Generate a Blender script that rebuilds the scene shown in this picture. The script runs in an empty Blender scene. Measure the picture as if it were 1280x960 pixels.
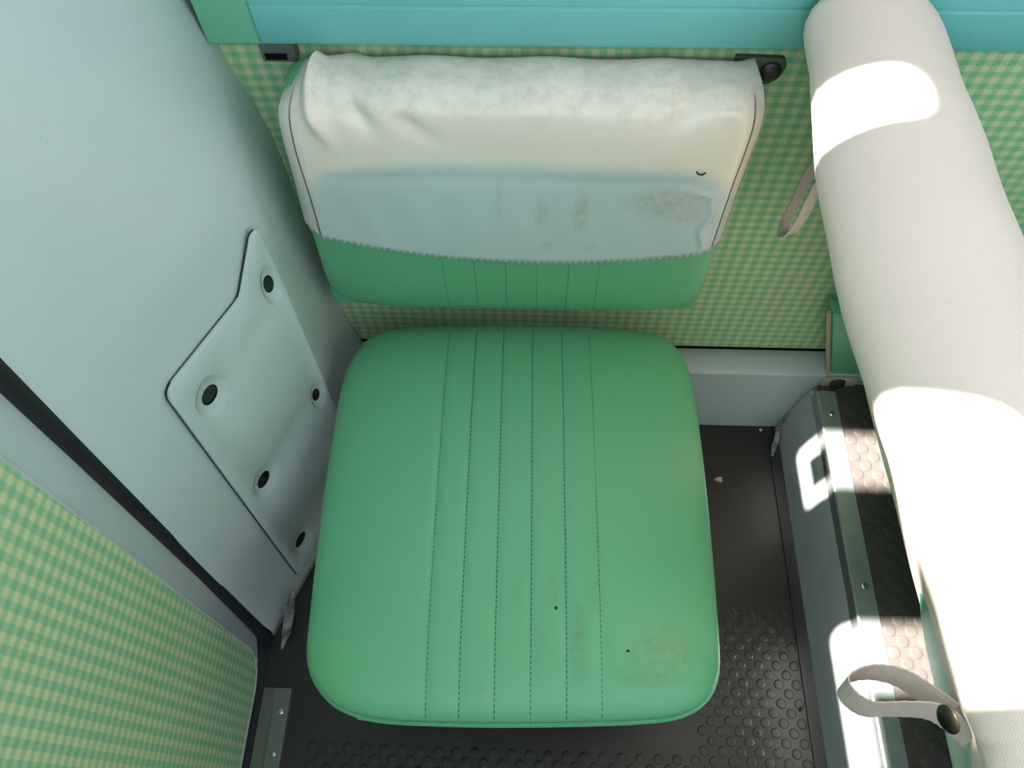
import bpy, bmesh, math, random
from mathutils import Vector, Matrix

random.seed(7)
# ---------------------------------------------------------------- units and camera
# Lengths below are in "checks": one repeat of the gingham wall cloth is S metres.
S = 0.014
ZF = -39.0                                   # floor level in checks
def W(p): return Vector(((p[0] + 19) * S, p[1] * S, (p[2] - ZF) * S))

FPX = 962.85
PITCH, YAW, ROLL = 1.05600663, -0.05951396, -0.02875669
CAM = Vector((-17.397, -42.902, 40.587))
def cam_axes():
    cp, sp = math.cos(PITCH), math.sin(PITCH)
    f = Vector((math.sin(YAW) * cp, math.cos(YAW) * cp, -sp))
    r = Vector((math.cos(YAW), -math.sin(YAW), 0))
    u = r.cross(f)
    cr, sr = math.cos(ROLL), math.sin(ROLL)
    return cr * r + sr * u, -sr * r + cr * u, f
AR, AU, AF = cam_axes()
def ray(x, y): return AF + AR * ((x - 640) / FPX) + AU * ((480 - y) / FPX)
def onX(x, y, v): d = ray(x, y); return CAM + d * ((v - CAM.x) / d.x)
def onY(x, y, v): d = ray(x, y); return CAM + d * ((v - CAM.y) / d.y)
def onZ(x, y, v): d = ray(x, y); return CAM + d * ((v - CAM.z) / d.z)

scn = bpy.context.scene
col = scn.collection
cd = bpy.data.cameras.new('camera'); cam = bpy.data.objects.new('camera', cd); col.objects.link(cam)
cd.sensor_fit = 'HORIZONTAL'; cd.sensor_width = 36; cd.lens = FPX * 36 / 1280; cd.clip_start = 0.02
m = Matrix((AR, AU, -AF)).transposed().to_4x4(); m.translation = W(CAM)
cam.matrix_world = m
scn.camera = cam

# ---------------------------------------------------------------- light
SUN_S = 1.35                                 # sun comes along +X, falling SUN_S per unit
wd = bpy.data.worlds.new('daylight'); scn.world = wd; wd.use_nodes = True
bg = wd.node_tree.nodes['Background']; bg.inputs[0].default_value = (0.80, 0.92, 1.0, 1); bg.inputs[1].default_value = 2.7
sd = bpy.data.lights.new('sun', 'SUN'); sd.energy = 60; sd.angle = math.radians(0.9); sd.color = (1, 0.95, 0.87)
sun = bpy.data.objects.new('sun', sd); col.objects.link(sun)
sun.rotation_euler = Vector((1, 0, -SUN_S)).to_track_quat('-Z', 'Y').to_euler()
sun.location = W((-120, -20, 120))
vs = scn.view_settings
vs.view_transform = 'Standard'; vs.look = 'None'; vs.gamma = 1; vs.use_curve_mapping = False; vs.exposure = -0.12

# ---------------------------------------------------------------- mesh helpers
WL = {}                                      # world location of each object
def link(o, parent, loc):
    col.objects.link(o); WL[o.name] = loc
    if parent:
        o.parent = parent; o.location = loc - WL[parent.name]
    else:
        o.location = loc
    return o
def tag(o, label=None, cat=None, group=None, kind=None):
    for k, v in (('label', label), ('category', cat), ('group', group), ('kind', kind)):
        if v: o[k] = v
    return o
def empty(name, p, label, cat, group=None, kind=None):
    o = bpy.data.objects.new(name, None); o.empty_display_size = 0.03
    return tag(link(o, None, W(p)), label, cat, group, kind)
def mesh(name, verts, faces, mat, parent=None, smooth=True, bevel=0, metres=False):
    vv = [Vector(v) if metres else W(v) for v in verts]
    x0 = min(v.x for v in vv); x1 = max(v.x for v in vv); y0 = min(v.y for v in vv); y1 = max(v.y for v in vv); z0 = min(v.z for v in vv)
    base = Vector(((x0 + x1) / 2, (y0 + y1) / 2, z0))
    me = bpy.data.meshes.new(name); me.from_pydata([v - base for v in vv], [], faces)
    bm = bmesh.new(); bm.from_mesh(me)
    bmesh.ops.remove_doubles(bm, verts=bm.verts, dist=1e-6)
    bmesh.ops.recalc_face_normals(bm, faces=bm.faces)
    if bevel:
        ee = [e for e in bm.edges if len(e.link_faces) == 2 and e.calc_face_angle(0) > 0.5]
        bmesh.ops.bevel(bm, geom=ee, offset=bevel * S, segments=2, affect='EDGES', profile=0.5)
    bm.to_mesh(me); bm.free()
    me.materials.append(MAT[mat])
    for p in me.polygons: p.use_smooth = smooth
    if smooth:
        try: me.set_sharp_from_angle(angle=math.radians(42))
        except Exception: pass
    o = bpy.data.objects.new(name, me)
    return link(o, parent, base)
def loft(secs, closed=False, cap=False):
    n = len(secs[0]); v = [p for s in secs for p in s]; f = []
    for i in range(len(secs) - 1):
        for j in range(n if closed else n - 1):
            k = (j + 1) % n
            f.append((i * n + j, i * n + k, (i + 1) * n + k, (i + 1) * n + j))
    if cap:
        f.append(tuple(range(n))); f.append(tuple((len(secs) - 1) * n + j for j in range(n)))
    return v, f
def boxg(x0, x1, y0, y1, z0, z1):
    v = [(x, y, z) for x in (x0, x1) for y in (y0, y1) for z in (z0, z1)]
    return v, [(0, 1, 3, 2), (4, 6, 7, 5), (0, 4, 5, 1), (2, 3, 7, 6), (0, 2, 6, 4), (1, 5, 7, 3)]
def box(name, b, mat, parent=None, bevel=0.08, smooth=False):
    return mesh(name, *boxg(*b), mat, parent, smooth, bevel)
def tubeg(path, r, n=8, closed=False):
    P = [Vector(p) for p in path]; secs = []
    for i, p in enumerate(P):
        a = P[i - 1] if (i or closed) else P[0]; b = P[(i + 1) % len(P)] if (closed or i < len(P) - 1) else P[-1]
        t = (b - a).normalized(); ref = Vector((0, 0, 1)) if abs(t.z) < 0.9 else Vector((1, 0, 0))
        u = t.cross(ref).normalized(); w = t.cross(u)
        rr = r[i] if isinstance(r, (list, tuple)) else r
        secs.append([p + (u * math.cos(k * 2 * math.pi / n) + w * math.sin(k * 2 * math.pi / n)) * rr for k in range(n)])
    if closed: secs.append(secs[0])
    return loft(secs, True, not closed)
def prof_x(prof, x0, x1, closed=True):
    return loft([[(x0, y, z) for y, z in prof], [(x1, y, z) for y, z in prof]], closed, closed)
def prof_y(prof, y0, y1, closed=True):
    return loft([[(x, y0, z) for x, z in prof], [(x, y1, z) for x, z in prof]], closed, closed)
def catmull(pts, n, closed=True):
    P = [Vector(p) for p in pts]; out = []; L = len(P); segs = L if closed else L - 1
    for i in range(segs):
        g = lambda k: P[k % L] if closed else P[max(0, min(L - 1, k))]
        p0, p1, p2, p3 = g(i - 1), g(i), g(i + 1), g(i + 2)
        for k in range(n):
            t = k / n
            out.append(0.5 * ((2 * p1) + (p2 - p0) * t + (2 * p0 - 5 * p1 + 4 * p2 - p3) * t * t + (3 * p1 - p0 - 3 * p2 + p3) * t ** 3))
    if not closed: out.append(P[-1])
    return out
def resample(pts, n, closed=True):
    P = list(pts) + ([pts[0]] if closed else []); d = [0]
    for a, b in zip(P, P[1:]): d.append(d[-1] + (Vector(b) - Vector(a)).length)
    out = []; j = 0
    for k in range(n):
        s = d[-1] * k / (n if closed else n - 1)
        while j < len(d) - 2 and d[j + 1] < s: j += 1
        t = (s - d[j]) / max(1e-9, d[j + 1] - d[j]); out.append(Vector(P[j]).lerp(Vector(P[j + 1]), min(1, t)))
    return out
def round_poly(poly, rad, n=8):
    out = []; L = len(poly)
    for i in range(L):
        a, b, c = Vector(poly[i - 1]), Vector(poly[i]), Vector(poly[(i + 1) % L])
        r = rad[i] if isinstance(rad, (list, tuple)) else rad
        u = (a - b).normalized(); w = (c - b).normalized(); ang = u.angle(w); d = min(r / math.tan(ang / 2), (a - b).length * .49, (c - b).length * .49)
        p, q = b + u * d, b + w * d
        for k in range(n + 1):
            t = k / n; out.append(p * (1 - t) ** 2 + b * (2 * t * (1 - t)) + q * t * t)
    return out
def plate(outer, holes, fmap, thick):
    """flat plate with holes; fmap(u, v, d) -> point, d from 0 (back) to thick (face)"""
    bm = bmesh.new(); edges = []
    for loop in [outer] + holes:
        vs_ = [bm.verts.new((p[0], p[1], 0)) for p in loop]
        for i in range(len(vs_)): edges.append(bm.edges.new((vs_[i - 1], vs_[i])))
    bmesh.ops.triangle_fill(bm, edges=edges, use_beauty=True, use_dissolve=False)
    bm.verts.index_update()
    uv = [(v.co.x, v.co.y) for v in bm.verts]; tri = [[v.index for v in f.verts] for f in bm.faces]; bm.free()
    n = len(uv); v = [fmap(a, b, thick) for a, b in uv] + [fmap(a, b, 0) for a, b in uv]
    f = [tuple(t) for t in tri] + [tuple(i + n for i in reversed(t)) for t in tri]; k = 0
    for loop in [outer] + holes:
        L = len(loop)
        for i in range(L): a, b = k + i, k + (i + 1) % L; f.append((a, b, b + n, a + n))
        k += L
    return v, f
def ribbon(name, path, wid, thick, mat, parent, n=10):
    """path of (point, width vector)"""
    P = catmull([p for p, w in path], n, False); Q = catmull([Vector(w) for p, w in path], n, False); secs = []
    for i, (p, w) in enumerate(zip(P, Q)):
        t = (P[min(i + 1, len(P) - 1)] - P[max(0, i - 1)]).normalized(); w = w.normalized() * (wid * .5 * (1 + .03 * math.sin(i * 1.7)))
        nn = t.cross(w).normalized() * thick * .5
        wob = nn * (.5 * math.sin(i * 1.1))
        secs.append([p - w + nn, p + wob + nn, p + w + nn, p + w - nn, p + wob - nn, p - w - nn])
    return mesh(name, *loft(secs, True, True), mat, parent)
def sstep(a, b, x):
    t = max(0, min(1, (x - a) / (b - a))); return t * t * (3 - 2 * t)
def gau(x, s): return math.exp(-(x / s) ** 2)

# ---------------------------------------------------------------- materials
MAT = {}
class NT:
    def __init__(s, name, base=(.5, .5, .5), rough=.5, metal=0, spec=.5):
        mt = bpy.data.materials.new(name); mt.use_nodes = True; s.t = mt.node_tree; s.b = s.t.nodes['Principled BSDF']; s.mt = mt
        s.b.inputs['Base Color'].default_value = (*base, 1); s.b.inputs['Roughness'].default_value = rough
        s.b.inputs['Metallic'].default_value = metal; s.b.inputs['Specular IOR Level'].default_value = spec
        MAT[name] = mt; s._pos = None
    def n(s, typ, **kw):
        q = s.t.nodes.new(typ)
        for k, v in kw.items(): setattr(q, k, v)
        return q
    def l(s, a, b): s.t.links.new(a, b)
    def m(s, op, a, b=0.0, c=None):
        q = s.n('ShaderNodeMath', operation=op)
        for i, v in enumerate((a, b, c)):
            if v is None: continue
            if isinstance(v, (int, float)): q.inputs[i].default_value = v
            else: s.l(v, q.inputs[i])
        return q.outputs[0]
    def step(s, a, b, x):
        q = s.n('ShaderNodeMapRange', interpolation_type='SMOOTHSTEP'); s.l(x, q.inputs[0])
        q.inputs[1].default_value = a; q.inputs[2].default_value = b; return q.outputs[0]
    def pos(s):
        """position in checks: x, y, z sockets and the vector"""
        if s._pos is None:
            g = s.n('ShaderNodeNewGeometry'); v = s.n('ShaderNodeVectorMath', operation='SCALE'); s.l(g.outputs['Position'], v.inputs[0]); v.inputs['Scale'].default_value = 1 / S
            a = s.n('ShaderNodeVectorMath', operation='ADD'); s.l(v.outputs[0], a.inputs[0]); a.inputs[1].default_value = (-19, 0, ZF)
            q = s.n('ShaderNodeSeparateXYZ'); s.l(a.outputs[0], q.inputs[0]); s._pos = (q.outputs[0], q.outputs[1], q.outputs[2], a.outputs[0])
        return s._pos
    def noise(s, scale, detail=2, rough=.5, vec=None):
        q = s.n('ShaderNodeTexNoise'); s.l(vec or s.pos()[3], q.inputs['Vector']); q.inputs['Scale'].default_value = scale
        q.inputs['Detail'].default_value = detail; q.inputs['Roughness'].default_value = rough; return q.outputs['Fac']
    def mix(s, fac, a, b):
        q = s.n('ShaderNodeMix', data_type='RGBA')
        if isinstance(fac, (int, float)): q.inputs[0].default_value = fac
        else: s.l(fac, q.inputs[0])
        for i, v in ((6, a), (7, b)):
            if isinstance(v, tuple): q.inputs[i].default_value = (*v, 1)
            else: s.l(v, q.inputs[i])
        return q.outputs[2]
    def color(s, c): s.l(c, s.b.inputs['Base Color'])
    def bump(s, h, strength=.3, dist=.001):
        q = s.n('ShaderNodeBump'); q.inputs['Strength'].default_value = strength; q.inputs['Distance'].default_value = dist
        s.l(h, q.inputs['Height']); s.l(q.outputs[0], s.b.inputs['Normal'])

def blob(t, cx, cy, cz, rx, ry, rz):
    x, y, z, _ = t.pos(); acc = None
    for v, c, r in ((x, cx, rx), (y, cy, ry), (z, cz, rz)):
        if r is None: continue
        d = t.m('POWER', t.m('ABSOLUTE', t.m('DIVIDE', t.m('SUBTRACT', v, c), r)), 2)
        acc = d if acc is None else t.m('ADD', acc, d)
    return t.step(1.0, 0.0, acc)

def vinyl(name, base, rough=.42, stains=(), stain_col=(.12, .14, .045), spec=.5):
    t = NT(name, base, rough, 0, spec); n1 = t.noise(0.25, 3)
    c = t.mix(t.m('MULTIPLY', n1, .25), base, tuple(v * .82 for v in base))
    if stains:
        spk = t.step(.30, .72, t.noise(1.8, 6, .75)); acc = None
        for b in stains:
            k = t.m('MULTIPLY', blob(t, *b[:6]), b[6]); acc = k if acc is None else t.m('MAXIMUM', acc, k)
        c = t.mix(t.m('MULTIPLY', t.m('MULTIPLY', acc, spk), .6), c, stain_col)
    t.color(c)
    h = t.noise(14, 2); t.bump(h, .12, .0006)
    return t
GREEN = (0.125, 0.42, 0.22)
vinyl('vinyl_green', GREEN)
seat_st = [(onZ(x, y, -16.5).x, onZ(x, y, -16.5).y, 0, rx, ry, None, k) for x, y, rx, ry, k in
           [(724, 805, .75, 3.6, .8), (645, 742, .8, 1.6, .3), (692, 742, .7, 1.6, .35), (742, 748, .7, 1.6, .4), (675, 810, .8, 3, .35), (828, 815, 3.4, 2.6, .6), (838, 815, 1.6, 1.4, .6), (812, 845, 3.2, .9, .6), (592, 862, 1.2, .8, .35)]]
vinyl('vinyl_seat', GREEN, .40, seat_st)
# white cover with the pale blue-green dye print left by the folded-up seat
t = NT('vinyl_cover', (.62, .62, .55), .24); x, y, z, p = t.pos()
n1 = t.noise(.35, 3); wht = t.mix(t.m('MULTIPLY', n1, .5), (.75, .715, .63), (.66, .62, .53))
ex = t.m('POWER', t.m('ABSOLUTE', t.m('DIVIDE', t.m('ADD', x, 18.9), 15.0)), 6)
ez = t.m('POWER', t.m('MAXIMUM', t.m('DIVIDE', t.m('ADD', z, 7.0), 10.3), 0.0), 6)
msk = t.step(1.5, .62, t.m('ADD', t.m('ADD', ex, ez), t.m('MULTIPLY', t.m('SUBTRACT', t.noise(.3, 1), .5), .35)))
c = t.mix(t.m('MULTIPLY', msk, .92), wht, (.43, .55, .57))
spk = t.step(.28, .68, t.noise(2.0, 5, .7)); acc = None
for b in [(-14.4, 0, -1.0, .75, None, 2.6, .9), (-17.2, 0, -1.2, .7, None, 2.0, .6), (-8.9, 0, .2, 3.2, None, 1.9, .75), (-7.3, 0, -.8, 1.7, None, 1.3, .6), (-16.8, 0, -4.6, .7, None, .8, .5), (-13.6, 0, -4.6, .7, None, .9, .45), (-20.2, 0, 0.2, .3, None, 2.4, .6)]:
    k = t.m('MULTIPLY', blob(t, *b[:6]), b[6]); acc = k if acc is None else t.m('MAXIMUM', acc, k)
c = t.mix(t.m('MULTIPLY', t.m('MULTIPLY', acc, spk), .55), c, (.30, .24, .14))
grime = t.m('MULTIPLY', t.step(6.0, 8.4, z), t.step(.4, .7, t.noise(.9, 5, .7))); c = t.mix(t.m('MULTIPLY', grime, .22), c, (.16, .15, .12))
dots = t.step(.70, .76, t.noise(7, 2, .6)); c = t.mix(t.m('MULTIPLY', dots, .6), c, (.14, .12, .09)); t.color(c)
t.bump(t.noise(10, 2), .08, .0005)
# woven white cover of the reclining seat
t = NT('cloth_cover', (.77, .64, .55), .55); x, y, z, p = t.pos()
wv = t.m('MULTIPLY', t.m('SINE', t.m('MULTIPLY', y, 42.0)), t.m('SINE', t.m('MULTIPLY', t.m('ADD', z, x), 42.0)))
c = t.mix(t.step(-.2, .8, wv), (.80, .665, .575), (.70, .56, .475))
dots = t.step(.74, .78, t.noise(5, 2, .6)); c = t.mix(t.m('MULTIPLY', dots, .6), c, (.2, .16, .14)); t.color(c); t.bump(wv, .15, .0005)
t = NT('strap_cloth', (.48, .43, .40), .75); c = t.mix(t.noise(1.5, 3), (.58, .52, .48), (.43, .37, .34)); t.color(c); t.bump(t.noise(5, 3), .35, .001)

def gingham(name, horiz, warm=0):
    t = NT(name, (.3, .5, .3), .6, 0, .3); x, y, z, p = t.pos(); h = x if horiz == 'x' else y
    def band(v): return t.m('ABSOLUTE', t.m('SUBTRACT', t.m('FRACT', v), .5))        # .5 at centre of pale square
    wob = t.m('MULTIPLY', t.m('SUBTRACT', t.noise(6, 1), .5), .05)
    ph = -0.0 if horiz == 'x' else -0.13
    zz = t.m('DIVIDE', z, .8901)
    if horiz == 'y': zz = t.m('ADD', zz, -0.33)
    a = t.step(.225, .275, t.m('ADD', band(t.m('ADD', h, ph)), wob)); b = t.step(.225, .275, t.m('ADD', band(zz), wob))
    both = t.m('MULTIPLY', a, b); one = t.m('SUBTRACT', t.m('MAXIMUM', a, b), both)
    hatch = t.step(.40, .60, t.m('FRACT', t.m('MULTIPLY', t.m('SUBTRACT', h, zz) if horiz == 'x' else t.m('ADD', h, zz), 7.0)))
    pale = t.m('ADD', both, t.m('MULTIPLY', one, t.m('MULTIPLY', hatch, .85)))
    c = t.mix(pale, (.20, .455, .26), (.53, .60, .34)); t.color(c)
gingham('gingham_wall', 'x'); gingham('gingham_door', 'y')

def paint(name, base, rough=.35, var=.12, scale=.15, spec=.5):
    t = NT(name, base, rough, 0, spec); c = t.mix(t.noise(scale, 4, .6), base, tuple(v * (1 - var) for v in base))
    dots = t.step(.73, .77, t.noise(3.2, 2, .55)); c = t.mix(t.m('MULTIPLY', dots, .35), c, tuple(v * .3 for v in base)); t.color(c); return t
paint('paint_white', (.48, .585, .59), .30)
paint('paint_riser', (.50, .56, .56), .35, .25, .3)
paint('paint_teal', (.15, .50, .48), .38, .06)
paint('paint_green', (.13, .42, .27), .40, .06)
paint('ceiling_white', (.75, .75, .72), .6)
t = NT('rubber', (.03, .028, .027), .42, 0, .5); c = t.mix(t.noise(.35, 5, .65), (.011, .0105, .010), (.027, .025, .0235)); dots = t.step(.70, .76, t.noise(2.3, 3, .6)); c = t.mix(t.m('MULTIPLY', dots, .6), c, (.008, .008, .008)); t.color(c); t.bump(t.noise(3, 4), .2, .001)
t = NT('rubber_step', (.06, .052, .048), .55, 0, .5); c = t.mix(t.noise(.5, 5, .65), (.042, .034, .032), (.085, .072, .066)); t.color(c)
NT('black_rubber', (.012, .013, .016), .45)
NT('void_black', (.004, .004, .004), .9, 0, .1)
t = NT('aluminium', (.42, .46, .46), .42, .75); t.color(t.mix(t.noise(.8, 4), (.36, .40, .40), (.48, .52, .51)))
NT('dull_metal', (.18, .19, .18), .45, .8); NT('chrome', (.55, .56, .56), .22, 1)
NT('dark_green_metal', (.05, .09, .06), .45, .3); NT('dark_metal', (.05, .055, .05), .45, .6); NT('snap_metal', (.10, .09, .065), .28, .9)
NT('thread_green', (.012, .10, .085), .7); NT('thread_brown', (.13, .085, .06), .7); NT('beige', (.42, .38, .27), .6)
t = NT('caulk', (.42, .45, .44), .7); t.color(t.mix(t.step(.35, .65, t.noise(1.1, 4)), (.30, .33, .32), (.10, .095, .085))); t.bump(t.noise(1.5, 4), .5, .004)
NT('chip_wood', (.55, .42, .24), .8); NT('lint_black', (.01, .01, .01), .9)
t = NT('pane', (.9, .95, .95), .05); tr = t.n('ShaderNodeBsdfTransparent'); gl = t.n('ShaderNodeBsdfGlossy'); gl.inputs['Roughness'].default_value = .02
mx = t.n('ShaderNodeMixShader'); mx.inputs[0].default_value = .06; t.l(tr.outputs[0], mx.inputs[1]); t.l(gl.outputs[0], mx.inputs[2]); t.l(mx.outputs[0], t.t.nodes['Material Output'].inputs[0])

# ================================================================ SETTING
floor = tag(box('floor', (-47, 12, -82, 0, ZF - 2, ZF), 'rubber', None, 0), kind='structure')
# round studs moulded in the rubber
def stud_mesh(r, h, mat):
    v = []; f = []; n = 16
    rings = [(r, 0), (r * .97, h * .7), (r * .88, h), (r * .45, h * 1.02)]
    secs = [[Vector((math.cos(k * 2 * math.pi / n) * a * S, math.sin(k * 2 * math.pi / n) * a * S, b * S)) for k in range(n)] for a, b in rings]
    v, f = loft(secs, True); f.append(tuple(3 * n + k for k in range(n)))
    me = bpy.data.meshes.new('stud'); me.from_pydata(v, [], f); me.materials.append(MAT[mat])
    for p in me.polygons: p.use_smooth = True
    return me
def studs(parent, mat, x0, x1, y0, y1, z, px, py, ox, oy, r, h, keep=lambda x, y: True, limit=300):
    me = stud_mesh(r, h, mat); k = 0
    j = math.ceil((y0 - oy) / py)
    while oy + j * py < y1:
        xo = ox + (px / 2 if j % 2 else 0); i = math.ceil((x0 - xo) / px)
        while xo + i * px < x1:
            X, Y = xo + i * px, oy + j * py; i += 1
            if keep(X, Y) and k < limit:
                o = bpy.data.objects.new('stud', me); link(o, parent, W((X, Y, z))); k += 1
        j += 1
    return k
studs(floor, 'rubber', -38, 8.9, -43, -23, ZF, 1.71, .87, 4.33, -29.8, .47, .065, lambda x, y: (x > -1.5) or y < -37.4)

# back wall with the gingham panel, sill and window above
wall = tag(mesh('wall_back', *boxg(-44, 62, 0.6, 2.2, ZF, 13.5), 'paint_white', None, False), kind='structure')
box('gingham_panel', (-41, 62, 0, .6, -26.6, 13), 'gingham_wall', wall, .05)
box('corner_fillet', (-44, -38.3, .1, 2.2, 13.5, 27.5), 'paint_white', wall, 0)
box('shadow_gap', (-37, 62, .12, .6, -27.6, -26.55), 'void_black', wall, 0)
wt = tag(mesh('trim_1', *prof_x([(.6, -27.6), (.1, -27.25), (-2.35, -27.5), (-2.6, -27.75), (-2.62, -33), (-2.75, ZF), (.6, ZF)], -37, 62), 'paint_white', None, True), kind='structure')
wt['label'] = 'white painted metal ledge under the gingham wall panel'
# teal window sill with a groove
sill = tag(mesh('trim_2', *prof_x([(0, 9.05), (-.9, 9.1), (-1.12, 9.35), (-1.2, 11.75), (-1.05, 11.9), (-1.05, 12.0), (-1.22, 12.12), (-1.25, 15.2), (-.9, 15.8), (2.2, 16.0), (2.2, 13.5), (0, 13.5)], -35.0, 62), 'paint_teal', None, True), kind='structure')
sill['label'] = 'teal painted window sill rail with a groove along it'
ec = tag(mesh('trim_3', *prof_x([(.6, 9.1), (-1.0, 9.15), (-1.4, 9.5), (-1.5, 15.6), (-1.1, 16.1), (2.2, 16.2), (2.2, 13.5), (.6, 13.5)], -38.25, -35.02), 'paint_green', None, True), kind='structure')
ec['label'] = 'green end piece beside the teal sill rail'
win = tag(mesh('window_1', *plate([(-44, 16.2), (62, 16.2), (62, 86), (-44, 86)], [round_poly([(-38, 36), (8, 36), (8, 76), (-38, 76)], 4), round_poly([(12, 36), (58, 36), (58, 76), (12, 76)], 4)], lambda u, v, d: (u, 1.9 - d, v), 1.4), 'ceiling_white', None, False), kind='structure')
for a, b in ((-38.5, 8.5), (11.5, 58.5)): box('pane', (a, b, 1.2, 1.3, 35.5, 76.5), 'pane', win, 0)
tag(box('ceiling', (-48, 62, -82, 2, 86, 88), 'ceiling_white', None, 0), kind='structure')

# left body side: window band above the door, with two added out-of-view sun blockers
lw = tag(mesh('wall_left', *plate([(-82, 40.5), (-24.6, 40.5), (-24.6, 26), (1.9, 26), (1.9, 86), (-82, 86)],
    [round_poly([(-14.0, 43.3), (-8.2, 43.3), (-8.5, 58), (-9.9, 81), (-12.9, 81), (-14.0, 58)], [.5, .5, 3, 1.4, 1.4, 3]), round_poly([(-38.6, 43.3), (-26.9, 43.3), (-26.9, 58), (-27.7, 74), (-29.0, 79.3), (-32, 82.5), (-38.6, 83.5)], [1.5, 3.0, 3, 2, 2, 2, 3.0])],
    lambda u, v, d: (-48 + d, u, v), 1.0), 'ceiling_white', None, False), kind='structure')
box('sun_block_riser', (-47.2, -46.4, -13.1, -9.4, 45.0, 49.7), 'dark_metal', lw, .2)  # added unseen block; casts the dark hole in the riser's sun patch
mesh('sun_block_step', *plate([Vector(p) for p in [(-39.5, 49.9), (-32.4, 49.9), (-32.4, 58.2), (-29.6, 60), (-29.6, 67.5), (-39.5, 67.5)]], [], lambda u, v, d: (-47.4 + d, u, v), .8), 'dark_metal', lw, False, .2)  # added unseen plate, shaped to keep sun off the near step and strap
tag(mesh('trim_4', *boxg(-48, -44.3, -82, -24.5, 38.0, 40.5), 'paint_white', None, False), kind='structure')

# far side and tail of the saloon, behind and to the right of the camera
tag(mesh('wall_front', *plate([(-48, ZF), (62, ZF), (62, 86), (-48, 86)], [round_poly([(-42, 16), (2, 16), (2, 80), (-42, 80)], 4), round_poly([(6, 16), (58, 16), (58, 80), (6, 80)], 4)], lambda u, v, d: (u, -82 + d, v), 1.4), 'ceiling_white', None, False), kind='structure')
tag(mesh('wall_right', *plate([(-82, ZF), (2, ZF), (2, 86), (-82, 86)], [round_poly([(-78, 34), (-24, 34), (-24, 78), (-78, 78)], 4)], lambda u, v, d: (62 + d, u, v), 1.4), 'ceiling_white', None, False), kind='structure')
# ---------------------------------------------------------------- white body pillar
def lerp_tab(tab, z):
    if z <= tab[0][0]: return tab[0][1]
    for (a, p), (b, q) in zip(tab, tab[1:]):
        if z <= b: return p + (q - p) * (z - a) / (b - a)
    return tab[-1][1]
def pE(z): return Vector((-42.9, -24.95 + .066 * min(z, 10) + (0 if z < 10 else .03 * (z - 10))))
WX = [(-39, -34.9), (-26, -35.6), (-22, -36.3), (-9, -36.75), (.7, -37.0), (6, -38.0), (9, -38.5), (14, -39.4), (27, -41.5)]
def pF(z): return Vector((-36.0, -9.5)) + Vector((-.12, .02)) * max(0, z - 4)
def pillar_sec(z, n=48):
    E_, F_, W_ = pE(z), pF(z), Vector((lerp_tab(WX, z), .3))
    r = 1.2 + 9 * sstep(-4, 16, z)
    u = (E_ - F_).normalized(); w = (W_ - F_).normalized(); a = F_ + u * r; b = F_ + w * min(r, (W_ - F_).length * .8); pts = [E_ + Vector((-1.2, -.5)), E_ + Vector((-.25, -.28))]
    for k in range(n):
        t = k / (n - 1)
        if t < .45: p = E_.lerp(a, t / .45)
        elif t < .75: s_ = (t - .45) / .3; p = a * (1 - s_) ** 2 + F_ * (2 * s_ * (1 - s_)) + b * s_ * s_
        else: p = b.lerp(W_, (t - .75) / .25)
        pts.append(p)
    return [(p.x, p.y, z) for p in pts]
zs = [ZF + (66.0) * i / 66 for i in range(67)]
pil = tag(mesh('wall_pillar', *loft([pillar_sec(z) for z in zs]), 'paint_white'), kind='structure'); pil['label'] = 'white painted sheet metal door pillar filling the corner'
so = pil.modifiers.new('thickness', 'SOLIDIFY'); so.thickness = .004; so.offset = -1
ptop = pillar_sec(27.0)
mesh('pillar_shelf', ptop + [(-48, .3, 27.0), (-48, -26, 27.0)], [tuple(range(len(ptop) + 2))], 'paint_white', pil, False)
# split sealant strip at the foot of the pillar
foot = [onZ(352, 812, ZF + .2), onX(358, 790, -41.6), onX(362, 765, -41.2), onX(366, 738, -40.6)]
mesh('sealant', *tubeg(foot, [.12, .45, .5, .25], 8), 'caulk', pil)

# ---------------------------------------------------------------- access panel on the pillar
E0 = Vector((-42.6, -26.3)); F0 = Vector((-36.0, -9.5)); TV = (F0 - E0).normalized(); NV = Vector((TV.y, -TV.x))
def fmap(a, zz, d):
    k_ = (zz + 36) / 36; a += (.75 * (1 - (a - 4) / 14) + .2) * k_; zz -= .3 * max(0, k_)
    t_ = (F0 - pE(zz)).normalized(); q = F0 - t_ * (18.05 - a) + Vector((t_.y, -t_.x)) * (d + .1); return (q.x, q.y, zz)
outl = round_poly([(4.35, -36.0), (17.2, -36.6), (17.55, 2.35), (16.8, 2.3), (13.7, -.95), (5.3, -.95)], [.7, .8, .5, .5, 1.4, 1.2], 8)
hl = [(16.55, -2.6), (7.86, -5.1), (16.1, -18.0), (7.4, -18.5), (6.85, -31.8)]
def circ(c, r, n=28): return [(c[0] + r * math.cos(k * 2 * math.pi / n), c[1] + r * math.sin(k * 2 * math.pi / n)) for k in range(n)]
RR = [(.8 if c[0] > 16 else 1.55) for c in hl]
def oval(c, i, r): return [(c[0] + (x - c[0]) * (.62 if c[0] > 16 else 1), c[1] + (y - c[1]) * (1.25 if r > 1 else 1.0)) for x, y in circ(c, r)]
ap = empty('access_panel', fmap(11, -36, 0), 'white access panel with five dished oval screw holes on the pillar', 'panel')
ins = [(p[0] + (11 - p[0]) * -.004, p[1] + (-18 - p[1]) * -.003) for p in outl]
mesh('gasket', *plate([Vector(p) for p in ins], [], lambda a, b, d: fmap(a - .03, b - .06, d), .16), 'black_rubber', ap, False)
mesh('cover_plate', *plate(outl, [oval(c, i, 1.5) for i, c in enumerate(hl)], fmap, .42), 'paint_white', ap, True, .1)
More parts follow.
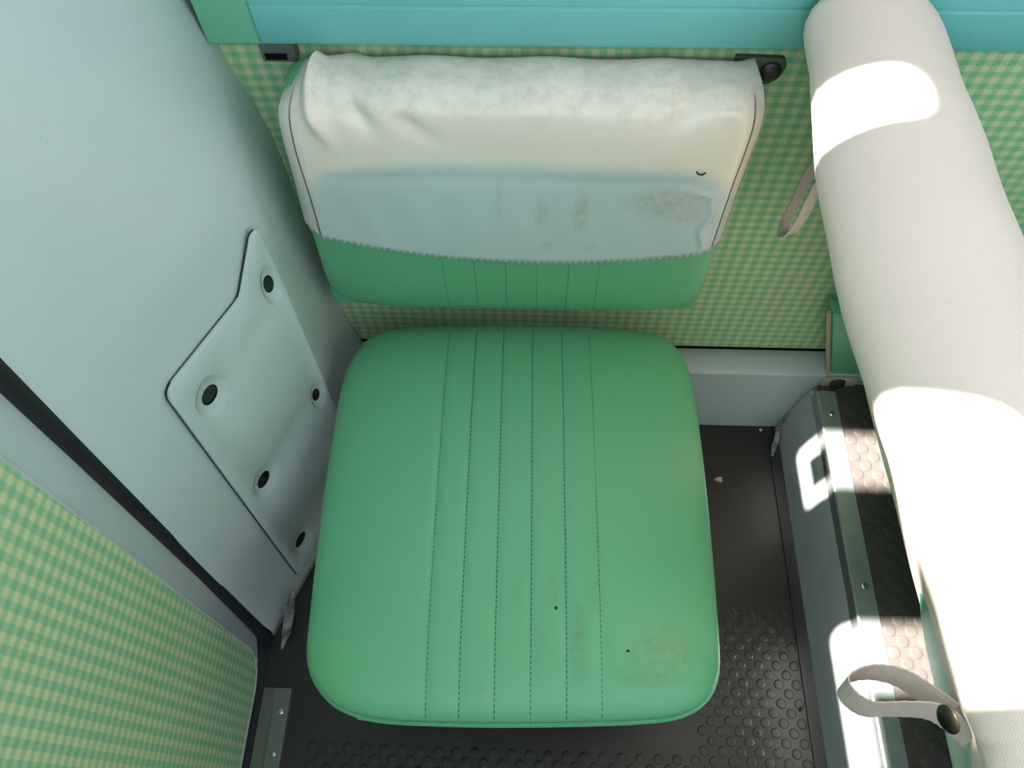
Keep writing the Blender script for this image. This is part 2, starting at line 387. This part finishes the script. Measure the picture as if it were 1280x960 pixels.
for i, c in enumerate(hl):
    secs = []
    for r, d in ((1.56, .44), (1.42, .39), (1.2, .27), (.95, .18), (.78, .15)):
        secs.append([fmap(x, y, d) for x, y in oval(c, i, r)])
    d_ = mesh('dished_hole', *loft(secs, True), 'paint_white', ap)
    secs = [[fmap(x, y, d) for x, y in oval(c, i, r)] for r, d in ((.8, .165), (.72, .165), (.7, .10))]
    v, f = loft(secs, True); f.append(tuple(2 * 28 + k for k in range(28)))
    mesh('hole', v, f, 'void_black', d_)

# ---------------------------------------------------------------- door on the left
DX = -43.9
def dmap(a, b, d): return (DX - .8 + d, a, b)
def lean(z): return .055 * z
dz = [37, 20, 0, -20, -33]
outer = [(-82, 38), (-24.9 + lean(0) + .055 * 20, 38), (-24.9, 10), (-25.35, 0), (-26.4, -20), (-27.1, -33), (-27.9, -36.6), (-30.2, -38.4), (-34, -38.75), (-82, -38.75)]
door = tag(mesh('door_1', *plate([Vector(p) for p in outer], [], dmap, .8), 'paint_white', None, True, .25), kind='structure'); door['label'] = 'door with white frame and gingham cloth panel'
inner = round_poly([(-82, 36), (-28.2, 36), (-28.25, 6), (-28.6, -6), (-29.1, -18), (-29.75, -35.5), (-31.6, -38.35), (-82, -38.35)], [.1, 1, 1, 1, 1, 1.2, 1.5, .1], 5)
mesh('gingham_panel', *plate(inner, [], lambda a, b, d: (DX + d, a, b), .18), 'gingham_door', door, False)
edge = [(DX + .12, p[0] + .05, p[1]) for p in resample([(-28.2, 36), (-28.25, 6), (-28.6, -6), (-29.1, -18), (-29.75, -35.2), (-30.3, -37.2), (-32, -38.4), (-82, -38.5)], 80, False)]
mesh('panel_edge_trim', *tubeg(edge, .13, 6), 'paint_riser', door)
# black rubber seal between pillar and door
gp = []
for k in range(50):
    z = 38 - k * (76.5 / 49); gp.append((-43.35, lerp_tab([(-39, -27.75), (-36, -27.0), (-20, -25.75), (0, -24.55), (10, -24.0), (38, -22.6)], z), z))
gs = tag(mesh('door_seal', *loft([[(p[0] - .9, p[1] - 1.3, p[2]), (p[0] - .1, p[1] - 1.15, p[2]), (p[0] + .25, p[1] - .7, p[2]), (p[0] + .4, p[1] - .1, p[2]), (p[0] + .1, p[1] + .55, p[2]), (p[0] - .9, p[1] + .8, p[2])] for p in gp], True, True), 'black_rubber', None), 'black rubber seal between the white pillar and the gingham door', 'seal')
box('trim_6', (-47, -43.2, -82, -24, ZF, ZF + .15), 'black_rubber', None, 0)['kind'] = 'structure'
box('trim_7', (-47, -44.8, -30, -24, ZF, -20), 'black_rubber', None, 0)['kind'] = 'structure'
# metal threshold strip
th = empty('threshold_strip', (-41.6, -38, ZF), 'dull metal threshold strip screwed to the dark floor beside the door', 'strip')
mesh('strip', *prof_y([(-43.05, ZF), (-43.0, ZF + .18), (-41.9, ZF + .22), (-41.7, ZF + .42), (-40.25, ZF + .38), (-40.15, ZF)], -32.6, -82), 'dull_metal', th, False, .03)
def screw(p, nrm, r, parent, mat='chrome', name='screw'):
    n_ = Vector(nrm).normalized(); a = n_.orthogonal().normalized(); b = n_.cross(a); secs = []
    for rr, h in ((1, -.02), (1, .12), (.8, .26), (.45, .3), (.4, .18), (.05, .16)):
        secs.append([Vector(p) + (a * math.cos(k * math.pi / 6) + b * math.sin(k * math.pi / 6)) * r * rr + n_ * r * h for k in range(12)])
    return mesh(name, *loft(secs, True), mat, parent)
screw((-40.95, -34.7, ZF + .4), (0, 0, 1), .3, th); screw((-40.95, -38.4, ZF + .4), (0, 0, 1), .22, th)

for q_ in ((951, 537), (971, 588)): screw(onZ(*q_, ZF), (0, 0, 1), .22, floor)
# ---------------------------------------------------------------- raised platform on the right
ZS = -29.0
pf = empty('raised_platform', (30, -38, ZF), 'raised platform with white riser, metal nosing and studded rubber top', 'platform', kind='structure')
mesh('riser', *prof_y([(10.3, ZF), (10.4, ZF + 1.0), (11.1, -32.0), (11.45, -30.4), (12.4, -30.3), (62, -30.3), (62, ZF)], -2.75, -82), 'paint_riser', pf)
top = box('rubber_top', (12.0, 62, -82, -2.7, -30.28, ZS - .06), 'rubber_step', pf, .05)
nos = mesh('nosing', *prof_y([(11.5, -30.75), (11.42, -30.7), (11.5, ZS - .12), (11.66, ZS + .03), (13.4, ZS + .03), (13.4, ZS - .06), (11.95, ZS - .08), (11.75, -30.7)], -3.6, -82), 'aluminium', pf, True)
for yy in (-6.2, -23.6, -41): screw((12.65, yy, ZS + .03), (0, 0, 1), .3, nos)
studs(top, 'rubber_step', 13.9, 22, -41, -4, ZS - .06, 1.87, .92, 14.11, -27.4, .55, .05, limit=300)
cv = tag(mesh('trim_5', *prof_y([(9.15, ZF), (9.2, ZF + .16), (9.9, ZF + .18), (10.3, ZF + .26), (10.5, ZF + .3), (10.5, ZF)], -4.6, -82), 'black_rubber', None, True), kind='structure'); cv['label'] = 'black rubber cove strip along the foot of the riser'
# folded sealed flange where riser meets the ledge
mesh('sealed_flange', *loft([[(10.0, -3.0, ZF + .1), (10.6, -4.4, ZF + .1), (11.2, -3.0, ZF)], [(11.0, -2.9, -33.5), (11.5, -3.9, -33.5), (12, -2.9, -33.5)], [(12.0, -2.65, -29.2), (12.3, -3.3, -29.3), (13, -2.7, -29.2)], [(14.2, -2.55, -28.4), (14.2, -2.9, -28.6), (14.6, -2.5, -28.6)], [(24, -2.55, -28.4), (24, -2.9, -28.6), (24, -2.5, -28.6)]], True, True), 'caulk', pf)
mesh('sealant', *tubeg([(9.3, -6.6, ZF + .3), (9.6, -5.6, ZF + .6), (9.9, -4.6, ZF + 1.0), (10.1, -3.6, ZF + 1.5)], [.12, .3, .3, .2], 8), 'caulk', pf)

# ================================================================ FOLDING SEAT
SZ = -18.4
px_out = [(500, 412), (570, 409), (640, 408), (710, 409), (780, 413), (822, 420), (847, 438), (861, 465), (870, 510), (879, 580), (888, 670), (896, 770), (899, 825), (893, 858), (878, 879), (848, 894), (800, 900), (720, 903), (640, 904), (560, 903), (480, 899), (440, 890), (413, 875), (392, 848), (384, 815), (388, 765), (401, 650), (414, 560), (427, 485), (437, 455), (455, 430), (475, 418)]
so_ = resample(catmull([onZ(x, y, SZ) for x, y in px_out], 8), 320)
sc = Vector((sum(p.x for p in so_) / 320, sum(p.y for p in so_) / 320))
ang = sorted((math.atan2(p.y - sc.y, p.x - sc.x), (Vector((p.x, p.y)) - sc).length) for p in so_)
def rad(th):
    lo, hi = 0, len(ang) - 1
    if th <= ang[0][0] or th >= ang[-1][0]:
        a, b = ang[-1], ang[0]; d = (b[0] + 2 * math.pi) - a[0]; t = ((th - a[0]) % (2 * math.pi)) / d; return a[1] + (b[1] - a[1]) * t
    while hi - lo > 1:
        md = (lo + hi) // 2
        if ang[md][0] <= th: lo = md
        else: hi = md
    a, b = ang[lo], ang[hi]; return a[1] + (b[1] - a[1]) * (th - a[0]) / max(1e-9, b[0] - a[0])
st_px = [((562, 415), (530, 897)), ((596, 412), (572, 898)), ((630, 410), (617, 900)), ((666, 410), (663, 902)), ((702, 412), (709, 900)), ((736, 414), (754, 897))]
ST = [(onZ(*a, -17), onZ(*b, -17)) for a, b in st_px]
def st_x(i, y): a, b = ST[i]; return a.x + (b.x - a.x) * (y - a.y) / (b.y - a.y)
def seat_z(x, y, grooves=True):
    d = Vector((x - sc.x, y - sc.y)); s_ = d.length / rad(math.atan2(d.y, d.x)) if d.length > 1e-6 else 0
    s_ = min(1, s_); z = SZ + 2.0 * (1 - s_ ** 4.2) ** .5 + .6 * (1 - s_ ** 2)
    if grooves:
        e = sstep(1.0, .93, s_)
        for i in range(6): z -= .10 * e * gau(x - st_x(i, y), .34)
        if st_x(0, y) < x < st_x(5, y): z += .05 * e
    return z
fs = empty('folding_seat', (sc.x, sc.y, ZF), 'green vinyl folding jump seat with stitched stripes below the covered backrest', 'seat')
rings = [math.sin(math.pi / 2 * k / 120) for k in range(1, 121)]
secs = []
for s_ in rings:
    secs.append([(sc.x + (p.x - sc.x) * s_, sc.y + (p.y - sc.y) * s_, seat_z(sc.x + (p.x - sc.x) * s_, sc.y + (p.y - sc.y) * s_)) for p in so_])
for dz_, ins_ in ((-.35, 1.0), (-.7, .998), (-1.3, .994), (-2.0, .985), (-2.4, .97), (-2.5, .6)):
    secs.append([(sc.x + (p.x - sc.x) * ins_, sc.y + (p.y - sc.y) * ins_, SZ + dz_) for p in so_])
v, f = loft(secs, True); v.append((sc.x, sc.y, seat_z(sc.x, sc.y))); c0 = len(v) - 1
for j in range(320): f.append((c0, j, (j + 1) % 320))
mesh('cushion', v, f, 'vinyl_seat', fs)
# welt seam round the lower edge, with the doubled front flap
pr = [(sc.x + (p.x - sc.x) * 1.004, sc.y + (p.y - sc.y) * 1.004, SZ - .75) for p in so_[::2]]
mesh('piping', *tubeg(pr, .16, 6, True), 'vinyl_green', fs)
fl = [onZ(x, y, SZ - .9) for x, y in [(447, 899), (480, 903), (560, 907), (640, 909), (720, 908), (800, 905), (838, 900)]]
fl = resample(catmull(fl, 6, False), 40, False)
mesh('front_flap', *loft([[(p.x, p.y + .25, SZ - .55), (p.x, p.y - .02, SZ - .7), (p.x, p.y, SZ - 1.1), (p.x, p.y + .1, SZ - 1.9 + .3 * abs(k - 20) / 20), (p.x, p.y + .5, SZ - 1.9)] for k, p in enumerate(fl)], True, True), 'vinyl_green', fs)
for i in range(6):
    vv, ff = [], []; a, b = ST[i]; L = (b - a).length; n = int(L / .36)
    for k in range(n):
        y0 = a.y + (b.y - a.y) * (k + .1) / n; y1 = a.y + (b.y - a.y) * (k + .72) / n; q = len(vv)
        for y in (y0, y1):
            x = st_x(i, y); z = seat_z(x, y)
            vv += [(x - .045, y, z - .02), (x - .02, y, z + .06), (x + .02, y, z + .06), (x + .045, y, z - .02)]
        ff += [(q, q + 1, q + 5, q + 4), (q + 1, q + 2, q + 6, q + 5), (q + 2, q + 3, q + 7, q + 6), (q, q + 1, q + 2, q + 3), (q + 4, q + 5, q + 6, q + 7)]
    mesh('stitch_line', vv, ff, 'thread_green', fs, False)
box('seat_pan', (-32.5, -4.5, -35, -6, SZ - 3.0, SZ - 2.42), 'dark_metal', fs, .1)
for x in (-29, -8.5):
    box('hinge', (x - .8, x + .8, -7, -.02, -26.4, -25.6), 'dull_metal', fs, .1)
    box('hinge_arm', (x - .5, x + .5, -7.4, -6.4, -26.4, SZ - 2.9), 'dull_metal', fs, .1)
    mesh('support_leg', *tubeg([(x, -30, SZ - 3.1), (x, -26, SZ - 8), (x, -2.9, -33.5)], .55, 10), 'dull_metal', fs)

# ================================================================ WALL BACKREST
XL, XR, ZB, ZT = -34.95, -3.75, -15.4, 8.1
BC = ((XL + XR) / 2, (ZB + ZT) / 2)
br_out = round_poly([(XL - .35, ZB), (XR + .0, ZB + .1), (XR + .15, ZT), (XL + 1.15, ZT)], [.7, .5, 1.2, 1.4], 10)
br_o = resample([Vector((p.x, p.y)) for p in br_out], 240)
def br_depth(x, z):
    ux = abs((x - BC[0]) / ((XR - XL) / 2 + .3)); uz = abs((z - BC[1]) / ((ZT - ZB) / 2)); s_ = min(1, (ux ** 8 + uz ** 8) ** .125)
    d = 3.3 + 1.35 * max(0, 1 - s_ ** 6) ** .5 + .45 * (1 - min(1, uz) ** 2)
    return -d
BS = [-24.9, -22.4, -19.9, -17.4, -14.9, -12.5]
wb = empty('wall_backrest', (BC[0], -2, ZB), 'green vinyl backrest fixed to the gingham wall above the folding seat', 'backrest')
secs = []
for y_, s_ in ((-.5, .96), (-.6, .98), (-1.2, 1.0), (-2.4, 1.003), (-3.2, 1.0)):
    secs.append([(BC[0] + (p.x - BC[0]) * s_, y_, BC[1] + (p.y - BC[1]) * s_) for p in br_o])
for k in range(40):
    s_ = math.cos(math.pi / 2 * k / 40)
    ring = []
    for p in br_o:
        x, z = BC[0] + (p.x - BC[0]) * s_, BC[1] + (p.y - BC[1]) * s_
        d = br_depth(x, z)
        for b in BS: d += .03 * gau(x - b, .45) * sstep(1, .95, s_)
        ring.append((x, min(d, -3.2), z))
    secs.append(ring)
v, f = loft(secs, True); n0 = len(secs) - 1
v.append((BC[0], br_depth(*BC), BC[1])); c0 = len(v) - 1
for j in range(240): f.append((c0, n0 * 240 + j, n0 * 240 + (j + 1) % 240))
f.append(tuple(range(240)))
mesh('cushion', v, f, 'vinyl_green', wb)
for b in BS:
    vv, ff = [], []; z = -5.0
    while z > ZB + .5:
        q = len(vv)
        for zz in (z, z - .22):
            y = br_depth(b, zz) + .05
            vv += [(b - .03, y, zz), (b, y - .08, zz), (b + .03, y, zz)]
        ff += [(q, q + 1, q + 4, q + 3), (q + 1, q + 2, q + 5, q + 4)]; z -= .44
    mesh('stitch_line', vv, ff, 'thread_green', wb, False)
# fixing tabs
tc = onY(966, 90, -.4)
tab = round_poly([(tc.x - 2.6, tc.z - 1.1), (tc.x + .1, tc.z - 1.0), (tc.x + .85, tc.z + .3), (tc.x + .55, tc.z + 1.0), (tc.x - 2.6, tc.z + 1.1)], [.1, .7, .7, .4, .1])
tb = mesh('fixing_tab', *plate(tab, [], lambda a, b, d: (a, -.02 - d, b), .35), 'dark_green_metal', wb, True, .06)
mesh('washer', *loft([[(tc.x - .15 + r * math.cos(k * math.pi / 10), y, tc.z + r * math.sin(k * math.pi / 10)) for k in range(20)] for r, y in ((.72, -.36), (.72, -.5), (.55, -.62), (.4, -.5))], True), 'dark_metal', tb)
screw((tc.x - .15, -.48, tc.z), (.1, -1, .15), .5, tb, 'dark_metal')
tl = onY(340, 66, -.9)
tb2 = box('fixing_tab', (tl.x - .75, tl.x + 1.5, -.9, -.02, tl.z - .7, tl.z + .75), 'dull_metal', wb, .08)
box('slot', (tl.x - .5, tl.x + .9, -1.0, -.88, tl.z - .45, tl.z - .05), 'void_black', tb2, 0)
# ---------------------------------------------------------------- white vinyl cover over the backrest
def hem_z(u): return -3.3 + (-6.4 + 3.3) * (1 - abs((u - .57) / .57) ** 2.3) if u < .57 else -4.7 + (-6.4 + 4.7) * (1 - abs((u - .57) / .43) ** 2.0)
NU, NVr = 560, 64
v = []
path = [(-.45, 7.0), (-.6, 7.9), (-1.2, 8.42), (-2.6, 8.5), (-3.9, 8.3), (-4.9, 7.6), (-5.3, 6.4), (-5.42, 4.6)]
pc = catmull([Vector((a, b, 0)) for a, b in path], 6, False)
def cover_pt(u, w):
    """u across 0..1, w 0 (behind the top) .. 1 (hem)"""
    sx = XL + (XR - XL) * u; zh = hem_z(u)
    zig = abs(((u * 64) % 1) - .5) * .85
    if w < .45:
        q = w / .45 * (len(pc) - 1); i = min(len(pc) - 2, int(q)); p = pc[i].lerp(pc[i + 1], q - i); y, z = p.x, p.y
    else:
        s_ = (w - .45) / .55; z = 4.6 + (zh - 4.6) * s_ - zig * sstep(.975, 1.0, s_)
        y = min(-5.42 - .02 * sstep(4.6, 2.5, z) + .10 * gau(z - 2.1, .5) * sstep(.05, .15, u) * sstep(.98, .85, u), -4.6)
        y = min(y, br_depth(sx, z) - .3 - .25 * sstep(2.5, -1, z) * gau(u - .5, .6) * .3)
    sx += (1 - u) ** 2 * (1.15 * sstep(-6, 9, z))
    # sides fall back round the cushion edge, rounded top corners
    ed = min(u, 1 - u) * (XR - XL)
    y += .95 * (max(0, 1 - ed / 1.6)) ** 2
    if w < .5:
        cut = (2.2 if u < .5 else .9) * max(0, 1 - ed / 2.2) ** 2 * sstep(.5, .15, w); z -= cut * .5
        sx += (.9 if u < .5 else -.35) * max(0, 1 - ed / 5.0) * sstep(.38, .1, w)
    sx += (-.25 if u < .5 else .25) * max(0, 1 - ed / 4) * gau(z - 6, 4)
    # slack: dips, the pinched ear at the upper left, small creases
    e = u * (XR - XL)
    z0 = z; z = z + 1.9
    y -= .16 * math.sin(u * 9 + 1.0) * gau(z - 6, 3)
    z += .9 * gau(e - 2.2 - .25 * (10 - z), .42) * gau(w - .20, .09)
    y -= .75 * gau(e - 2.2 - .38 * (10 - z), .55) * gau(z - 9.4, 1.7)
    y += .5 * gau(e - 4.6 - .8 * (10 - z), .8) * gau(z - 9.3, 1.3)
    y += .28 * gau(e - 7.5 - 1.2 * (9.5 - z), 1.0) * gau(z - 8.2, 1.0)
    z += .16 * math.sin(e * .8) * gau(w - .18, .1) - .35 * gau(e - 27.0, .9) * gau(w - .18, .1)
    y += .35 * gau(e - 27.0 + .7 * (10 - z), .8) * gau(z - 9.3, 1.0)
    z -= 1.9
    k = 31.2 - e
    y -= .22 * gau(k - 1.7 - .25 * math.sin(z * 1.8), .28) * gau(z + 2.2, 2.6)
    y += .14 * gau(k - 1.15, .25) * gau(z + 1.6, 2.4)
    y -= .16 * gau(z - .6 - (k - 1) * .35, .22) * gau(k - 2.4, 1.6)
    y -= .05 * math.sin(e * 1.7 + z * .4) * gau(z + 2, 3.0)
    return (sx, y, z)
for i in range(NU + 1):
    for j in range(NVr + 1): v.append(cover_pt(i / NU, j / NVr))
f = [(i * (NVr + 1) + j, i * (NVr + 1) + j + 1, (i + 1) * (NVr + 1) + j + 1, (i + 1) * (NVr + 1) + j) for i in range(NU) for j in range(NVr)]
bc = tag(mesh('backrest_cover', v, f, 'vinyl_cover'), 'white vinyl cover with pinked hem and pale blue stain, draped over the green backrest', 'seat cover')
so = bc.modifiers.new('thickness', 'SOLIDIFY'); so.thickness = .0009; so.offset = 0
for u0 in (.030, .979):
    vv, ff = [], []; q0 = 0
    pts = [Vector(cover_pt(u0 + (.012 * sstep(.4, 1, w) if u0 < .5 else 0), w)) for w in [.14 + .85 * k / 160 for k in range(161)]]
    for k in range(0, 160):
        a, b = pts[k], pts[k].lerp(pts[k + 1], .75); q = len(vv)
        for p in (a, b): vv += [(p.x - .07, p.y - .035, p.z), (p.x, p.y - .10, p.z), (p.x + .07, p.y - .035, p.z)]
        ff += [(q, q + 1, q + 4, q + 3), (q + 1, q + 2, q + 5, q + 4)]
    mesh('hem_stitching', vv, ff, 'thread_brown', bc, False)

# ================================================================ RECLINING SEAT ON THE PLATFORM
rs = empty('reclining_seat', (24, -22, ZS), 'green vinyl reclining seat on the raised platform under a white cover', 'seat')
def back_prof(y, green=False):
    """closed section of the seat back (x, z), rear first; off grows it outwards"""
    nb = sstep(-27, -40, y)
    base = [(13.4, -20.5), (9.2, -12), (5.6 + .5 * nb, -4.5), (2.0 + .7 * nb, 3), (-.75 + .6 * nb, 8.3), (-2.35 + .4 * nb, 11.2), (-2.55, 12.6), (-1.5, 13.9), (.4, 14.5), (2.6, 14.1), (4.6, 12.6), (6.5, 10.0), (8.2, 7.4), (12.5, -1), (21.5, -20.5)]
    bl = 1.1 * max(0, 1 - ((y + 19) / 13.0) ** 2) - .35
    wt_ = [.2, .5, .8, 1, 1, 1, 1, .7, .3, 0, 0, 0, 0, 0, 0]
    nl = sstep(-27, -31, y); gl_ = [.75, .65, .15, 0] + [0] * 11 if green else [0] * 15
    return [(a - bl * w_ - nl * g_, b) for (a, b), w_, g_ in zip(base, wt_, gl_)]
def catmull_xy(b): return [(p.x, p.y) for p in catmull([Vector((a, c, 0)) for a, c in b], 8, False)]
YS0, YS1 = -2.0, -43.5
def end_f(y):
    d = min(YS0 - y, y - YS1); return max(0.0, min(1, d / 1.5))
AX0, AX1 = Vector((2.4, 11.0)), Vector((17.2, -20.5))      # mid line of the back
def seat_section(y, grow=0.0, lo=0, hi=1):
    P = resample([Vector((a, c, 0)) for a, c in catmull_xy(back_prof(y, grow == 0))], 120, False)
    e = end_f(y); k = math.sqrt(max(0, 1 - (1 - e) ** 2)); out = []
    for i, p in enumerate(P):
        q = Vector((p.x, p.y)); t = max(0, min(1, (q - AX0).dot(AX1 - AX0) / (AX1 - AX0).length_squared)); c = AX0 + (AX1 - AX0) * t
        d = q - c; L = d.length; d.normalize()
        dn = (AX1 - AX0).normalized() * (2.6 * max(0, (-31.5 - y) / 11.0) ** 1.6 * (1 - t))
        out.append(c + dn + d * (L * (.86 + .14 * k) + grow))
    return out
ys = [YS0 - (YS0 - YS1) * (.5 - .5 * math.cos(math.pi * k / 70)) for k in range(71)]
secs = [[(p.x, y, p.y) for p in seat_section(y)] for y in ys]
mesh('backrest', *loft(secs, True, True), 'vinyl_green', rs)
box('seat_cushion', (15, 44, -43, -3.6, -21, -13), 'vinyl_green', rs, 1.2, True)
for x, y in ((18, -8), (18, -39), (41, -8), (41, -39)): mesh('leg', *tubeg([(x, y, -21), (x, y, ZS)], .8, 10), 'dull_metal', rs)
# upholstered side wing with beige edge and fixing bolt at the wall end
wg = mesh('side_wing', *loft([[(9.1, -.6, -17), (12.65, -.6, -27.6), (16.5, -.6, -27.6), (16.5, -.6, -17)], [(9.2, -2.4, -17), (12.75, -2.4, -27.6), (16.5, -2.4, -27.6), (16.5, -2.4, -17)]], True, True), 'vinyl_green', rs, True, .2)
mesh('wing_edge', *tubeg([(8.95, -2.2, -17), (11.2, -2.25, -24), (12.5, -2.3, -27.7)], .22, 6), 'beige', wg)
bk = mesh('fixing_bracket', *plate(round_poly([(11.9, -29.3), (15.5, -29.5), (15.5, -27.5), (12.2, -27.5)], .6), [], lambda a, b, d: (a, -2.65 - d, b), .25), 'beige', rs, True, .05)
screw((13.55, -2.95, -28.45), (0, -1, .25), .8, bk, 'dark_metal', 'bolt')

# white cloth cover over the seat back
def cover_sec(y):
    P = seat_section(y, .22)
    n = len(P); out = []
    zr = -20.2 + 9.0 * sstep(-27, -33, y) + 5.5 * sstep(-32, -40, y)                # rear hem rises towards the near corner
    pts = [p for i, p in enumerate(P) if not (i < n * .42 and p.y < zr) and not (i > n * .6 and p.y < -6)]
    return resample([Vector((p.x, p.y, 0)) for p in pts], 80, False)
ys2 = [YS0 + .18 - (YS0 - YS1 + .3) * (.5 - .5 * math.cos(math.pi * k / 110)) for k in range(111)]
secs = []
for y in ys2:
    yy = max(YS1 + .02, min(YS0 - .02, y)); sec = []
    for j, p in enumerate(cover_sec(yy)):
        wv_ = .18 * math.sin(j * .35 + y * 1.3) * sstep(-35, -40, y) + .05 * math.sin(y * .8 + j * .08)
        fold = -.35 * gau(p.x - 4 - (y + 38) * 1.2, 1.0) * sstep(-36, -39.5, y)
        sec.append((p.x + wv_ * .4, y, p.y + wv_ + fold))
    secs.append(sec)
sv = tag(mesh('seat_cover', *loft(secs), 'cloth_cover'), 'white cloth cover with strap loops pulled over the top of the reclining seat', 'seat cover')
so = sv.modifiers.new('thickness', 'SOLIDIFY'); so.thickness = .0012; so.offset = 1
# strap loops
def sheet(x, y, k): return CAM + ray(x, y) * k
def depth_pt(x, y, z): return onZ(x, y, z)
s1 = [((1026, 198), 3.0), ((1012, 218), 1.2), ((996, 250), -1.2), ((982, 276), -3.2), ((979, 291), -4.2), ((988, 292), -4.0), ((1003, 272), -2.6), ((1016, 246), -.6), ((1027, 226), .8)]
ribbon('strap', [(onX(x, y, 1.3 - .05 * i), Vector((.9, .35, .1))) for i, ((x, y), z) in enumerate(s1)], .95, .08, 'strap_cloth', sv)
s2 = [((1214, 925), -4.6), ((1190, 903), -5.4), ((1165, 889), -6.0), ((1125, 886), -7.0), ((1085, 886), -8.0), ((1062, 872), -8.6), ((1054, 856), -8.8), ((1064, 846), -8.6), ((1090, 840), -8.0), ((1125, 847), -7.2), ((1160, 868), -6.4), ((1190, 890), -5.6)]
st2 = ribbon('strap', [(onZ(x, y, z), Vector((.1, .35, 1))) for (x, y), z in s2], 1.75, .1, 'strap_cloth', sv)
ps = onZ(1186, 899, -2.0)
secs = []; nn = Vector((-.95, -.25, .18)).normalized(); a_ = nn.orthogonal().normalized(); b_ = nn.cross(a_)
for r, h in ((.0, .26), (.35, .25), (.6, .19), (.72, .08), (.72, 0), (.1, -.02)): secs.append([ps + (a_ * math.cos(k * math.pi / 10) + b_ * math.sin(k * math.pi / 10)) * max(r, .02) + nn * h for k in range(20)])
mesh('snap_button', *loft(secs, True), 'snap_metal', st2)

# ================================================================ CRUMBS AND LINT
def crumb(name, p, r, mat, label, cat, n=7):
    P = Vector(p); vv = []; ff = []
    secs = [[P + Vector((math.cos(k * 2 * math.pi / n) * r * s_ * random.uniform(.7, 1.3), math.sin(k * 2 * math.pi / n) * r * s_ * random.uniform(.6, 1.1), h * r)) for k in range(n)] for s_, h in ((.8, 0), (1, .25), (.6, .55))]
    return tag(mesh(name, *loft(secs, True, True), mat, None, False), label, cat)
crumb('wood_chip', onZ(899, 600, ZF), .42, 'chip_wood', 'small tan wood chip lying on the dark floor', 'chip')
crumb('lint_speck', (lambda q: (q.x, q.y, seat_z(q.x, q.y)))(onZ(695, 761, -16.3)), .13, 'lint_black', 'tiny black speck on a middle stripe of the folding seat', 'speck')
crumb('lint_speck', (lambda q: (q.x, q.y, seat_z(q.x, q.y)))(onZ(785, 813, -16.3)), .12, 'lint_black', 'tiny black speck beside the brown scuff on the folding seat', 'speck')
def lint(path, r, label):
    tag(mesh('lint_thread', *tubeg(path, r, 5), 'lint_black'), label, 'thread')
lint([onY(x, y, -5.62) for x, y in ((871, 215), (873, 218), (878, 219), (882, 216))], .06, 'short curled black thread on the white backrest cover')
lint([onZ(x, y, ZF + .12) for x, y in ((1001, 884), (1000, 889))], .1, 'short black thread on the studded floor beside the cove strip')
lint([onZ(x, y, ZF + .25) for x, y in ((946, 914), (948, 919))], .08, 'bent black thread lying on a floor stud')
